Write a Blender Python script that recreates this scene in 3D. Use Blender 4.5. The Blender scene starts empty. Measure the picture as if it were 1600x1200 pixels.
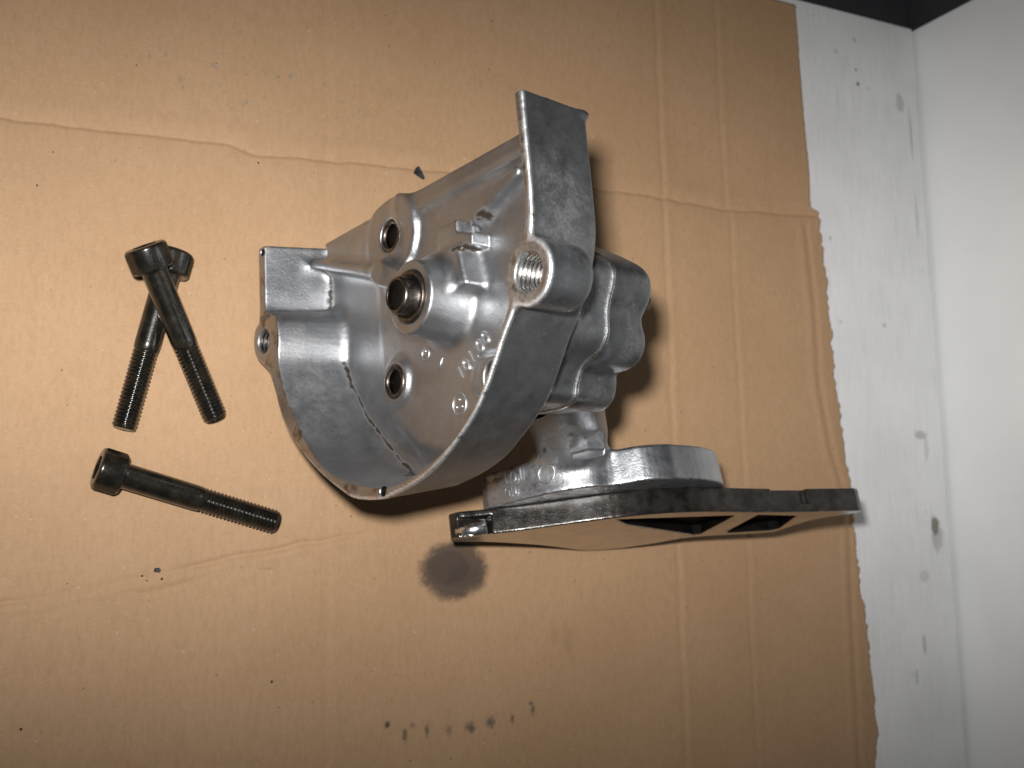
import bpy, bmesh, math, random
import numpy as np
from mathutils import Matrix, Vector

random.seed(7); rng = np.random.default_rng(7)
MM = 0.001
sc = bpy.context.scene
col = sc.collection

# ------------------------------------------------------------------ camera
RIGHT = Vector((0.887932, -0.022055, 0.459445))
DOWN = Vector((0.042843, -0.990542, -0.130349))
FWD = Vector((0.457975, 0.135426, -0.878589))
CAM = Vector((0, 0, 370)) * MM
def frame_matrix(x, y, z, loc):
    m = Matrix((x, y, z)).transposed().to_4x4(); m.translation = loc; return m
cd = bpy.data.cameras.new('camera'); co = bpy.data.objects.new('camera', cd); col.objects.link(co)
co.matrix_world = frame_matrix(RIGHT, -DOWN, -FWD, CAM)
cd.sensor_width = 36; cd.lens = 1750 / 1600 * 36; cd.clip_start = 0.01; cd.clip_end = 20
cd.dof.use_dof = True; cd.dof.focus_distance = 0.325; cd.dof.aperture_fstop = 18
sc.camera = co

# ------------------------------------------------------------------ light: the camera's own flash, and a dim room
w = bpy.data.worlds.new('World'); sc.world = w; w.use_nodes = True
w.node_tree.nodes['Background'].inputs[0].default_value = (0.80, 0.88, 1.0, 1)
w.node_tree.nodes['Background'].inputs[1].default_value = 0.035
fl = bpy.data.lights.new('flash', 'POINT'); fl.shadow_soft_size = 0.009
fl.energy = 10.2; fl.color = (1.0, 0.99, 0.98)
# beam pattern of the flash reflector: wide across, narrower up and down
fl.use_nodes = True; ft = fl.node_tree; fe = ft.nodes['Emission']
def fmath(op, a, b=0.0):
    nd = ft.nodes.new('ShaderNodeMath'); nd.operation = op
    for i, q in enumerate((a, b)):
        if isinstance(q, (int, float)): nd.inputs[i].default_value = q
        else: ft.links.new(q, nd.inputs[i])
    return nd.outputs[0]
ftc = ft.nodes.new('ShaderNodeTexCoord'); fsx = ft.nodes.new('ShaderNodeSeparateXYZ'); ft.links.new(ftc.outputs['Normal'], fsx.inputs[0])
f_x = fmath('DIVIDE', fsx.outputs[0], fsx.outputs[2]); f_y = fmath('ADD', fmath('DIVIDE', fsx.outputs[1], fsx.outputs[2]), -0.022)
f_e = fmath('ADD', fmath('MULTIPLY', fmath('MULTIPLY', f_x, f_x), -0.91), fmath('MULTIPLY', fmath('MULTIPLY', f_y, f_y), -8.3))
ft.links.new(fmath('EXPONENT', f_e), fe.inputs['Strength'])
fo = bpy.data.objects.new('flash', fl); col.objects.link(fo)
fo.matrix_world = frame_matrix(RIGHT, -DOWN, -FWD, CAM + RIGHT * -0.012 - DOWN * 0.028 + FWD * 0.002)
sc.view_settings.view_transform = 'Standard'; sc.view_settings.look = 'None'
sc.view_settings.exposure = 0.0; sc.view_settings.gamma = 1.0

# ------------------------------------------------------------------ materials
class NT:
    """short hand for building a node material"""
    def __init__(s, name):
        s.m = bpy.data.materials.new(name); s.m.use_nodes = True
        s.t = s.m.node_tree; s.p = s.t.nodes['Principled BSDF']
    def n(s, typ, **kw):
        nd = s.t.nodes.new(typ)
        for k, v in kw.items(): setattr(nd, k, v)
        return nd
    def l(s, a, b): s.t.links.new(a, b)
    def set(s, nd, i, v):
        if isinstance(v, (int, float)): nd.inputs[i].default_value = v
        elif isinstance(v, tuple): nd.inputs[i].default_value = v if len(v) != 3 or nd.inputs[i].type == 'VECTOR' else (*v, 1)
        else: s.l(v, nd.inputs[i])
    def math(s, op, a, b=0.0, c=0.0, clamp=False):
        nd = s.n('ShaderNodeMath', operation=op); nd.use_clamp = clamp
        s.set(nd, 0, a); s.set(nd, 1, b); s.set(nd, 2, c); return nd.outputs[0]
    def mix(s, f, a, b):
        nd = s.n('ShaderNodeMix', data_type='RGBA'); s.set(nd, 0, f); s.set(nd, 6, a); s.set(nd, 7, b); return nd.outputs[2]
    def mixf(s, f, a, b):
        nd = s.n('ShaderNodeMix', data_type='FLOAT'); s.set(nd, 0, f); s.set(nd, 2, a); s.set(nd, 3, b); return nd.outputs[0]
    def coord(s, scale=(1, 1, 1)):
        tc = s.n('ShaderNodeTexCoord'); mp = s.n('ShaderNodeMapping'); mp.inputs['Scale'].default_value = scale
        s.l(tc.outputs['Object'], mp.inputs[0]); return mp.outputs[0]
    def noise(s, vec, scale, detail=3, rough=0.55):
        nd = s.n('ShaderNodeTexNoise'); s.l(vec, nd.inputs['Vector'])
        nd.inputs['Scale'].default_value = scale; nd.inputs['Detail'].default_value = detail; nd.inputs['Roughness'].default_value = rough
        return nd.outputs[0]
    def ramp(s, f, a, b):
        nd = s.n('ShaderNodeMapRange', interpolation_type='SMOOTHSTEP'); s.set(nd, 0, f)
        nd.inputs[1].default_value = a; nd.inputs[2].default_value = b; return nd.outputs[0]
    def attr(s, name):
        nd = s.n('ShaderNodeAttribute'); nd.attribute_name = name; return nd.outputs['Fac']
    def bump(s, h, strength, dist=0.001, normal=None):
        nd = s.n('ShaderNodeBump'); nd.inputs['Strength'].default_value = strength; nd.inputs['Distance'].default_value = dist
        s.l(h, nd.inputs['Height'])
        if normal is not None: s.l(normal, nd.inputs['Normal'])
        return nd.outputs[0]
    def out(s, **kw):
        for k, v in kw.items():
            k = k.replace('_', ' ')
            s.set(s.p, k, v)
        return s.m

def cast_metal(name, bright=0.41, rough_in=0.45, rough_out=0.46):
    g = NT(name); v = g.coord()
    fine = g.noise(v, 1500, 4, 0.65); mid = g.noise(v, 160, 4, 0.6); big = g.noise(v, 38, 4, 0.6)
    outer, rim, edge, grime, stain = (g.attr(k) for k in ('outer', 'rim', 'edge', 'grime', 'stain'))
    c = g.mix(g.ramp(big, 0.3, 0.7), (bright * .86, bright * .88, bright * .91), (bright * 1.1, bright * 1.11, bright * 1.13))
    c = g.mix(g.math('MULTIPLY', outer, 0.92), c, (bright * .68, bright * .70, bright * .725))
    # thin dark streaks and speckles that handling and oil left on the casting
    wv = g.noise(g.coord((1, 1, 0.35)), 420, 5, 0.7)
    c = g.mix(g.math('MULTIPLY', g.ramp(wv, 0.60, 0.74), 0.22), c, (.10, .09, .08))
    scr = g.ramp(g.noise(v, 900, 3, .5), .68, .74)
    c = g.mix(g.math('MULTIPLY', scr, 0.5), c, (.75, .76, .78))
    c = g.mix(rim, c, (.40, .37, .335)); 
    c = g.mix(g.math('MULTIPLY', rim, g.ramp(mid, .52, .66)), c, (.16, .13, .10))
    eb = g.math('MULTIPLY', edge, g.ramp(g.noise(v, 420, 3, .6), .30, .46))
    c = g.mix(eb, c, (.95, .95, .95))
    st = g.math('MULTIPLY', stain, g.math('MULTIPLY', g.ramp(g.noise(v, 150, 5, .7), .32, .78), g.ramp(g.noise(v, 1100, 4, .8), .30, .62)))
    c = g.mix(g.math('MULTIPLY', st, .9), c, (.085, .07, .055))
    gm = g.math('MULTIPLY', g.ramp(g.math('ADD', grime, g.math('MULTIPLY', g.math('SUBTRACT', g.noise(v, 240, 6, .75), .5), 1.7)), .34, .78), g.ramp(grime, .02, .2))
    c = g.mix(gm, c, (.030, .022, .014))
    r = g.mixf(outer, rough_in, rough_out)
    r = g.math('ADD', r, g.math('MULTIPLY', g.math('SUBTRACT', mid, .5), .28))
    r = g.mixf(rim, r, .42); r = g.mixf(eb, r, .46); r = g.mixf(st, r, .55); r = g.mixf(gm, r, .4)
    metal = g.math('SUBTRACT', 1.0, g.math('MULTIPLY', g.math('MAXIMUM', gm, st), .8))
    hb = g.math('ADD', fine, g.math('MULTIPLY', g.noise(v, 620, 4, .6), 1.2))
    nb = g.bump(hb, .30, .00022)
    nb = g.bump(mid, .14, .0009, nb)
    return g.out(Base_Color=c, Roughness=r, Metallic=metal, Normal=nb)

M = {}
M['cast'] = cast_metal('cast_aluminium')
M['cast_flange'] = cast_metal('cast_aluminium_flange', .47, .37, .41)
M['cast_cover'] = cast_metal('cast_aluminium_cover', .37, .42, .44)

def simple_metal(name, c1, c2, rough, metal=1.0, scale=300, bump=.2, coat=0.0):
    g = NT(name); v = g.coord(); a = g.noise(v, scale, 5, .65)
    c = g.mix(g.ramp(a, .35, .65), c1, c2)
    r = g.math('ADD', rough, g.math('MULTIPLY', g.math('SUBTRACT', g.noise(v, scale * 2.3, 3), .5), .25))
    return g.out(Base_Color=c, Roughness=r, Metallic=metal, Normal=g.bump(g.noise(v, 1400, 3), bump, .0002), Coat_Weight=coat, Coat_Roughness=.12)
M['gasket'] = simple_metal('bright_gasket_metal', (.75, .75, .74), (.9, .9, .9), .28, bump=.3)
M['plate'] = simple_metal('oily_dark_plate_rim', (.016, .014, .012), (.048, .042, .037), .24, .6, 170, .3, .3)
M['plate_face'] = simple_metal('machined_plate_face', (.46, .44, .41), (.56, .54, .51), .22, 1.0, 90, .08)
M['sleeve'] = simple_metal('brown_steel_sleeve', (.07, .058, .046), (.16, .13, .105), .36, .95, 500, .25, .1)
M['bushing'] = simple_metal('dark_steel_bushing', (.10, .088, .076), (.22, .195, .17), .33, 1.0, 400, .2, .15)
M['thread'] = simple_metal('thread_insert_steel', (.40, .38, .35), (.62, .60, .57), .25, 1.0, 400, .1)
M['bolt'] = simple_metal('oily_black_steel', (.008, .0075, .006), (.022, .018, .012), .26, .3, 260, .22, .3)
M['hole'] = simple_metal('hole_shade_oil_black', (.004, .0035, .003), (.008, .007, .006), .55, 0.0, 200, .1)  # near-black colour for the shade inside holes, and for oil in the ports
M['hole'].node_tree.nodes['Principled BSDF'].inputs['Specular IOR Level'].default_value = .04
M['letter'] = simple_metal('raised_cast_metal', (.50, .51, .53), (.62, .63, .65), .46)
M['flake'] = simple_metal('black_flake', (.012, .012, .013), (.03, .03, .032), .5, 0, 400, .4)

# ------------------------------------------------------------------ mesh helpers (millimetres in, metres out)
def tag(o, label=None, cat=None, group=None, kind=None):
    for k, v in (('label', label), ('category', cat), ('group', group), ('kind', kind)):
        if v: o[k] = v
    return o
def link(name, me, mat, parent=None, smooth=True):
    o = bpy.data.objects.new(name, me); col.objects.link(o)
    if mat is not None and not me.materials: me.materials.append(M[mat] if isinstance(mat, str) else mat)
    if smooth: me.shade_smooth()
    if parent is not None: o.parent = parent
    return o
def pydata(name, v, f, base=(0, 0, 0), flip=False):
    if flip: f = [tuple(q)[::-1] for q in f]
    me = bpy.data.meshes.new(name)
    me.from_pydata([tuple(p) for p in ((np.asarray(v, float) - np.asarray(base, float)) * MM)], [], f); me.update(); return me
def empty(name, loc_mm):
    o = bpy.data.objects.new(name, None); col.objects.link(o); o.empty_display_size = .02
    o.location = Vector(loc_mm) * MM; return o
def lathe(profile, seg=40, close=False):
    """profile [(r, h)] about the h axis -> verts (x, y, h), faces"""
    v, f = [], []
    n = len(profile)
    for r, h in profile:
        for k in range(seg):
            a = 2 * math.pi * k / seg; v.append((r * math.cos(a), r * math.sin(a), h))
    for i in range(n if close else n - 1):
        j = (i + 1) % n
        for k in range(seg):
            k2 = (k + 1) % seg; f.append((i * seg + k, i * seg + k2, j * seg + k2, j * seg + k))
    return np.array(v), f
def tube(path, r, seg=8, closed=False):
    path = np.asarray(path, float); n = len(path); v, f = [], []
    for i in range(n):
        t = path[(i + 1) % n if closed else min(i + 1, n - 1)] - path[(i - 1) if (closed or i > 0) else 0]
        t /= np.linalg.norm(t)
        a = np.cross(t, (0.13, 0.31, 0.94)); a /= np.linalg.norm(a); b = np.cross(t, a)
        ri = r[i] if hasattr(r, '__len__') else r
        for k in range(seg):
            q = 2 * math.pi * k / seg; v.append(path[i] + ri * (a * math.cos(q) + b * math.sin(q)))
    for i in range(n if closed else n - 1):
        j = (i + 1) % n
        for k in range(seg):
            k2 = (k + 1) % seg; f.append((i * seg + k, i * seg + k2, j * seg + k2, j * seg + k))
    if not closed: f.append(tuple(range(seg))[::-1]); f.append(tuple((n - 1) * seg + k for k in range(seg)))
    return np.array(v), f
def solid_of_outline(outlines, depth, bevel=.3, res=1):
    """2-D outlines (first the contour, then holes) -> bevelled slab lying in local x, y; verts, faces in mm"""
    cu = bpy.data.curves.new('tmp', 'CURVE'); cu.dimensions = '2D'; cu.fill_mode = 'BOTH'
    for pts in outlines:
        sp = cu.splines.new('POLY'); sp.points.add(len(pts) - 1); sp.use_cyclic_u = True
        for p, q in zip(sp.points, pts): p.co = (q[0], q[1], 0, 1)
    cu.extrude = depth / 2 - bevel; cu.bevel_depth = bevel; cu.bevel_resolution = res; cu.offset = -bevel
    return curve_arrays(cu)
def curve_arrays(cu):
    ob = bpy.data.objects.new('tmp', cu); col.objects.link(ob)
    me = ob.to_mesh(); v = np.array([x.co[:] for x in me.vertices]); f = [tuple(p.vertices) for p in me.polygons]
    ob.to_mesh_clear(); bpy.data.objects.remove(ob); bpy.data.curves.remove(cu)
    return v, f
def text_arrays(body, size, depth):
    cu = bpy.data.curves.new('tmp', 'FONT'); cu.body = body; cu.size = size; cu.extrude = depth / 2; cu.bevel_depth = .05; cu.align_x = 'CENTER'; cu.align_y = 'CENTER'
    cu.offset = -.05; cu.resolution_u = 4
    return curve_arrays(cu)
def spline(pts, n=6, closed=False):
    p = np.asarray(pts, float); N = len(p); out = []
    for i in range(N if closed else N - 1):
        if closed: a, b, c, d = p[(i - 1) % N], p[i], p[(i + 1) % N], p[(i + 2) % N]
        else: a, b, c, d = p[max(i - 1, 0)], p[i], p[i + 1], p[min(i + 2, N - 1)]
        for k in range(n):
            t = k / n
            out.append(.5 * (2 * b + (c - a) * t + (2 * a - 5 * b + 4 * c - d) * t * t + (3 * b - a - 3 * c + d) * t ** 3))
    if not closed: out.append(p[-1])
    return np.array(out)

# ---- signed distance modelling of the castings (fillets come from smooth unions)
def poly_sdf(poly, A, B):
    P = np.asarray(poly, np.float64); d = np.full(A.shape, 1e9); inside = np.zeros(A.shape, bool)
    for i in range(len(P)):
        x0, y0 = P[i]; x1, y1 = P[(i + 1) % len(P)]
        ex, ey = x1 - x0, y1 - y0; L = ex * ex + ey * ey
        if L < 1e-12: continue
        t = np.clip(((A - x0) * ex + (B - y0) * ey) / L, 0, 1)
        d = np.minimum(d, (A - x0 - t * ex) ** 2 + (B - y0 - t * ey) ** 2)
        c = ((y0 > B) != (y1 > B))
        if abs(ey) > 1e-12: inside ^= c & (A < (B - y0) * ex / ey + x0)
    return (np.where(inside, -1, 1) * np.sqrt(d)).astype(np.float32)
def path_dist(path, A, B):
    P = np.asarray(path, float); d = np.full(A.shape, 1e9)
    for (x0, y0), (x1, y1) in zip(P[:-1], P[1:]):
        ex, ey = x1 - x0, y1 - y0; t = np.clip(((A - x0) * ex + (B - y0) * ey) / max(ex * ex + ey * ey, 1e-9), 0, 1)
        d = np.minimum(d, (A - x0 - t * ex) ** 2 + (B - y0 - t * ey) ** 2)
    return np.sqrt(d).astype(np.float32)
def smin(a, b, k):
    h = np.clip(.5 + .5 * (b - a) / k, 0, 1); return b + (a - b) * h - k * h * (1 - h)
def smax(a, b, k): return -smin(-a, -b, k)
def trilin(F, o, h, P):
    q = (P - o) / h; i = np.clip(np.floor(q).astype(int), 0, np.array(F.shape) - 2); r = np.clip(q - i, 0, 1)
    x, y, z = i.T; a, b, c = r.T
    return ((F[x, y, z] * (1 - a) + F[x + 1, y, z] * a) * (1 - b) + (F[x, y + 1, z] * (1 - a) + F[x + 1, y + 1, z] * a) * b) * (1 - c) + \
           ((F[x, y, z + 1] * (1 - a) + F[x + 1, y, z + 1] * a) * (1 - b) + (F[x, y + 1, z + 1] * (1 - a) + F[x + 1, y + 1, z + 1] * a) * b) * c
def surface_nets(F, o, h):
    o = np.asarray(o, float); sg = F < 0
    nx, ny, nz = F.shape
    cnt = np.zeros((nx - 1, ny - 1, nz - 1), np.int8)
    C8 = [(i, j, k) for i in (0, 1) for j in (0, 1) for k in (0, 1)]
    for i, j, k in C8: cnt += sg[i:nx - 1 + i, j:ny - 1 + j, k:nz - 1 + k]
    act = (cnt > 0) & (cnt < 8); idx = np.argwhere(act)
    vid = np.full(act.shape, -1, np.int32); vid[act] = np.arange(len(idx))
    val = np.stack([F[idx[:, 0] + i, idx[:, 1] + j, idx[:, 2] + k] for i, j, k in C8], 1)
    acc = np.zeros((len(idx), 3)); num = np.zeros(len(idx))
    for a in range(8):
        for b in range(a + 1, 8):
            ca, cb = np.array(C8[a]), np.array(C8[b])
            if abs(ca - cb).sum() != 1: continue
            m = (val[:, a] < 0) != (val[:, b] < 0)
            t = val[m, a] / (val[m, a] - val[m, b])
            acc[m] += ca + (cb - ca) * t[:, None]; num[m] += 1
    V = o + h * (idx + acc / num[:, None])
    quads = []
    for ax in range(3):
        sl0 = [slice(None)] * 3; sl1 = [slice(None)] * 3; sl0[ax] = slice(0, -1); sl1[ax] = slice(1, None)
        a, b = sg[tuple(sl0)], sg[tuple(sl1)]
        e = np.argwhere(a != b); u, v_ = (ax + 1) % 3, (ax + 2) % 3
        lim = np.array(act.shape); ok = (e[:, u] > 0) & (e[:, v_] > 0) & (e[:, u] < lim[u]) & (e[:, v_] < lim[v_]); e = e[ok]
        fl_ = a[tuple(e.T)]
        q = []
        for du, dv in ((-1, -1), (0, -1), (0, 0), (-1, 0)):
            c = e.copy(); c[:, u] += du; c[:, v_] += dv; q.append(vid[tuple(c.T)])
        q = np.stack(q, 1); q[~fl_] = q[~fl_][:, ::-1]; quads.append(q)
    Q = np.concatenate(quads)
    def grad(P):
        e = .6 * h; g = np.stack([trilin(F, o, h, P + d) - trilin(F, o, h, P - d) for d in np.eye(3) * e], 1) / (2 * e)
        return g
    g = grad(V); V = V - np.clip(trilin(F, o, h, V)[:, None], -.3 * h, .3 * h) * g / np.maximum((g * g).sum(1), .2)[:, None]
    g = grad(V); g /= np.maximum(np.linalg.norm(g, axis=1), 1e-6)[:, None]
    return V, Q, g
def grid(lo, hi, h):
    ax = [np.arange(a, b + h, h, dtype=np.float32) for a, b in zip(lo, hi)]
    return ax, np.meshgrid(*ax, indexing='ij', sparse=True)
def sdf_object(name, F, o, h, to_world, mat, parent, base, attrs=None, flip=False):
    V, Q, g = surface_nets(F, o, h)
    if flip: Q = Q[:, ::-1]
    Wv = to_world(V); Wn = to_world(V + g) - Wv; Wn /= np.linalg.norm(Wn, axis=1)[:, None]
    me = bpy.data.meshes.new(name)
    me.vertices.add(len(V)); me.vertices.foreach_set('co', ((Wv - base) * MM).astype(np.float32).ravel())
    me.loops.add(Q.size); me.loops.foreach_set('vertex_index', Q.astype(np.int32).ravel())
    me.polygons.add(len(Q)); me.polygons.foreach_set('loop_start', np.arange(0, Q.size, 4, dtype=np.int32))
    me.update(calc_edges=True); me.validate(); me.shade_smooth()
    me.normals_split_custom_set_from_vertices(Wn.astype(np.float32))
    if attrs:
        for k, val in attrs(V, g).items():
            a = me.attributes.new(k, 'FLOAT', 'POINT'); a.data.foreach_set('value', np.clip(val, 0, 1).astype(np.float32))
    return link(name, me, mat, parent, smooth=False)

# ------------------------------------------------------------------ setting: bench, back panel, dark corner
TZ = -4.0                                   # bench top, 4 mm of cardboard above it
def box_obj(name, lo, hi, mat, bevel=0.0, **kw):
    lo, hi = np.array(lo, float), np.array(hi, float); c = (lo + hi) / 2; c[2] = lo[2]
    bm = bmesh.new(); bmesh.ops.create_cube(bm, size=1)
    for v in bm.verts: v.co = Vector([(lo[i] + (v.co[i] + .5) * (hi[i] - lo[i]) - c[i]) * MM for i in range(3)])
    if bevel: bmesh.ops.bevel(bm, geom=bm.edges[:], offset=bevel * MM, segments=2, affect='EDGES')
    me = bpy.data.meshes.new(name); bm.to_mesh(me); bm.free()
    o = link(name, me, mat, None, smooth=False); o.location = Vector(c) * MM
    return tag(o, **kw)

g = NT('white_painted_board'); tc = g.n('ShaderNodeTexCoord'); geo = g.n('ShaderNodeNewGeometry'); pos = geo.outputs['Position']
def scaled(gg, p, s_):
    mp = gg.n('ShaderNodeMapping'); mp.inputs['Scale'].default_value = s_; gg.l(p, mp.inputs[0]); return mp.outputs[0]
grain = g.noise(scaled(g, pos, (1, .035, 1)), 1500, 4, .6); grain2 = g.noise(scaled(g, pos, (1, .08, 1)), 420, 3, .6)
c = g.mix(g.ramp(g.noise(pos, 30, 4), .3, .7), (.70, .70, .695), (.76, .76, .755))
c = g.mix(g.math('MULTIPLY', g.ramp(grain, .46, .66), .22), c, (.42, .42, .42))
c = g.mix(g.math('MULTIPLY', g.ramp(grain2, .55, .7), .12), c, (.45, .45, .45))
sp = g.n('ShaderNodeTexVoronoi'); g.l(pos, sp.inputs['Vector']); sp.inputs['Scale'].default_value = 95
spot = g.math('MULTIPLY', g.ramp(sp.outputs['Distance'], .16, .05), g.ramp(g.noise(pos, 60, 2), .52, .66))
c = g.mix(g.math('MULTIPLY', spot, .45), c, (.16, .155, .15))
def stain_at(gg, c, pos, x, y, rx, ry, colr, amt, z=TZ, ns=260, soft=.35, na=1.1):
    vm = gg.n('ShaderNodeVectorMath', operation='SUBTRACT'); gg.l(pos, vm.inputs[0]); vm.inputs[1].default_value = (x * MM, y * MM, z * MM)
    v2 = gg.n('ShaderNodeVectorMath', operation='MULTIPLY'); gg.l(vm.outputs[0], v2.inputs[0]); v2.inputs[1].default_value = (1 / (rx * MM), 1 / (ry * MM), 60)
    ln = gg.n('ShaderNodeVectorMath', operation='LENGTH'); gg.l(v2.outputs[0], ln.inputs[0])
    d = gg.math('ADD', ln.outputs['Value'], gg.math('MULTIPLY', gg.math('SUBTRACT', gg.noise(pos, ns, 4, .7), .5), na))
    return gg.mix(gg.math('MULTIPLY', gg.ramp(d, 1.0 + soft * .4, 1.0 - soft), amt), c, colr)
for x, y, rx, ry, amt in ((414, 1, 2.6, 5, .85), (415, -4, 4, 8, .4), (409, 43, 4, 2.5, .45), (412, 36, 1.6, 6, .25), (384, 210, 1.2, 1.2, .9), (383.5, 217, .8, .8, .8),
                          (411, 205, 3, 5, .35), (402, -52, 1.2, 5, .4), (396, -66, 1, 4, .35), (405, -22, 3, 3, .25), (384, 232, 1.5, 1.5, .3), (417, 190, 1, 14, .35), (417, 150, 1, 12, .3)):
    c = stain_at(g, c, pos, x, y, rx, ry, (.15, .14, .11), amt)
g.out(Base_Color=c, Roughness=.55, Normal=g.bump(grain, .25, .0003)); M['bench'] = g.m

g = NT('white_panel'); geo = g.n('ShaderNodeNewGeometry'); pos = geo.outputs['Position']
c = g.mix(g.ramp(g.noise(pos, 14, 4), .3, .7), (.74, .745, .73), (.80, .80, .785))
fold = g.n('ShaderNodeTexWave'); fold.wave_type = 'BANDS'; fold.inputs['Scale'].default_value = 3.0; fold.inputs['Distortion'].default_value = 9; fold.inputs['Detail'].default_value = 2; fold.inputs['Detail Scale'].default_value = 1.2
g.l(scaled(g, pos, (1, 1.2, -2.2)), fold.inputs['Vector'])
g.out(Base_Color=c, Roughness=.6, Normal=g.bump(g.math('POWER', fold.outputs['Fac'], 18), .25, .0012)); M['panel'] = g.m

g = NT('dark_grey_laminate'); v = g.coord(); c = g.mix(g.noise(v, 60, 4), (.030, .031, .034), (.045, .046, .05)); g.out(Base_Color=c, Roughness=.5); M['dark'] = g.m

box_obj('table_top', (-160, -260, TZ - 20), (423.2, 245.3, TZ), 'bench', .5, kind='structure')
box_obj('wall', (425.0, -260, TZ - 26), (441, 245.3, 330), 'panel', .5, kind='structure')
box_obj('dark_table_top', (-160, 245.9, TZ - 26), (424.4, 520, TZ - 3.0), 'dark', .5, kind='structure')
box_obj('dark_wall', (426.5, 246.2, TZ - 30), (441, 520, 330), 'dark', .5, kind='structure')

# ------------------------------------------------------------------ cardboard sheet: real creases, torn edge, corrugation
EDGE = [(260, 344.2), (242, 344.5), (211, 344.9), (181, 345.6), (160, 346.7), (147, 346.0), (144, 346.6), (142.6, 351), (134, 352.2), (122, 353.2), (102, 354.2), (87, 355), (70, 354.7),
        (58.4, 356.4), (41.3, 357.3), (19, 359.9), (-.7, 360.5), (-28, 362), (-31, 363.5), (-48, 365.4), (-69, 366.5), (-88, 367.4), (-101, 364.4), (-130, 366), (-300, 369)]
ey = np.array([e[0] for e in EDGE])[::-1]; ex = np.array([e[1] for e in EDGE])[::-1]
def vnoise(x, seed, scale):
    r = np.random.default_rng(seed).normal(size=4000); q = np.asarray(x) / scale + 1500; i = np.floor(q).astype(int); t = q - i; t = t * t * (3 - 2 * t)
    return r[i % 4000] * (1 - t) + r[(i + 1) % 4000] * t
h = 1.0
ys = np.concatenate([np.arange(-235, -45, 1.2), np.arange(-45, 12, .55), np.arange(12, 126, 1.0), np.arange(126, 147, .4), np.arange(147, 240.01, 1.0)]); nxs = 480
U = np.linspace(0, 1, nxs); U = U ** .92
xe = np.interp(ys, ey, ex) + .55 * vnoise(ys, 3, 2.2) * (ys < 144) + .25 * vnoise(ys, 4, .9) * (ys < 144) + .12 * vnoise(ys, 5, 1.5)
X = -110 + U[None, :] * (xe[:, None] + 110); Y = np.repeat(ys[:, None], nxs, 1)
def crease(d, depth, width, side=0.0):
    return -depth * np.exp(-(d / width) ** 2) + side * np.exp(-((d - 2.4 * width) / (1.5 * width)) ** 2)
Z = np.zeros_like(X)
FA = [(-120, 133.2), (14.6, 133.7), (48.9, 134.6), (86.4, 136.0), (95.2, 133.1), (113.4, 134.5), (173, 137.2), (260, 138.8), (297, 137.6), (347, 140.4)]
dA = Y - np.interp(X, [p[0] for p in FA], [p[1] for p in FA]) - .25 * vnoise(X, 9, 5)
Z += crease(dA, .62, .85) - .30 * np.exp(-(dA / 3.5) ** 2) + .18 * np.exp(-((dA - 5) / 3) ** 2)
FB = [(-120, -37), (20, -16.5), (41, -13.7), (64, -9.6), (86, -4.7), (120.5, .2), (151, 4), (190, 8)]
dB = Y - np.interp(X, [p[0] for p in FB], [p[1] for p in FB]) - .5 * vnoise(X, 11, 7)
fade = np.clip((165 - X) / 60, 0, 1)
Z += fade * (crease(dB, 1.0, .9) * (.75 + .25 * vnoise(X, 31, 16)) + .26 * np.exp(-((dB + 2.6) / 1.4) ** 2) - .16 * np.clip(vnoise(X, 33, 22), 0, 2) * np.exp(-((dB + 4.6 + .5 * vnoise(X, 35, 9)) / 1.0) ** 2))
for x0, dep, wid, sd, ya, yb in ((265.8, .30, 1.0, .20, -400, 400), (298, .24, 1.0, .13, 137, 400), (300.6, .28, 1.0, .15, -400, 137), (120.6, .13, 1.3, .05, -400, 400), (325, .07, 2, .04, 137, 400)):
    m = 1 / (1 + np.exp(-(Y - ya) / 1.5)) * 1 / (1 + np.exp((Y - yb) / 1.5))
    d = X - x0 - .22 * vnoise(Y, int(x0), 14)
    Z += m * crease(d, dep, wid, sd)
ce = np.interp(Y, [-300, -100, -33, 8, 35, 63, 98, 137], [352, 351.7, 352.5, 354.5, 346.4, 342, 342, 339.4])
m = 1 / (1 + np.exp((Y - 136) / 1.2)); dd = X - ce
Z += m * (.35 * np.exp(-(dd / 1.8) ** 2) - .55 * np.exp(-((dd - 4) / 1.8) ** 2) - .12 * np.clip(dd - 6, 0, 20))
Z += .10 * vnoise(X * .6 + Y * .8, 21, 34) + .08 * vnoise(X - .3 * Y, 22, 27) + 0.004 * np.sin(X * 2 * math.pi / 7.6)
Z = Z - .3
Z = np.minimum(Z, .15); Z = np.maximum(Z, -2.2)
ny_, nx_ = X.shape
V = np.stack([X, Y, Z], 2).reshape(-1, 3); I = np.arange(ny_ * nx_).reshape(ny_, nx_)
F = np.stack([I[:-1, :-1], I[:-1, 1:], I[1:, 1:], I[1:, :-1]], 2).reshape(-1, 4)
ring = np.concatenate([I[0, :], I[1:, -1], I[-1, -2::-1], I[-2:0:-1, 0]])
low = V[ring].copy(); low[:, 2] = TZ + .05; nb_ = len(V); k = np.arange(len(ring)); k2 = (k + 1) % len(ring)
F2 = np.stack([ring[k], nb_ + k, nb_ + k2, ring[k2]], 1)
V = np.concatenate([V, low]); F = np.concatenate([F, F2])
me = bpy.data.meshes.new('cardboard_sheet'); cb = np.array((120, 0, TZ))
me.vertices.add(len(V)); me.vertices.foreach_set('co', ((V - cb) * MM).astype(np.float32).ravel())
me.loops.add(F.size); me.loops.foreach_set('vertex_index', F.astype(np.int32).ravel())
me.polygons.add(len(F)); me.polygons.foreach_set('loop_start', np.arange(0, F.size, 4, dtype=np.int32)); me.update(calc_edges=True)

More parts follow.
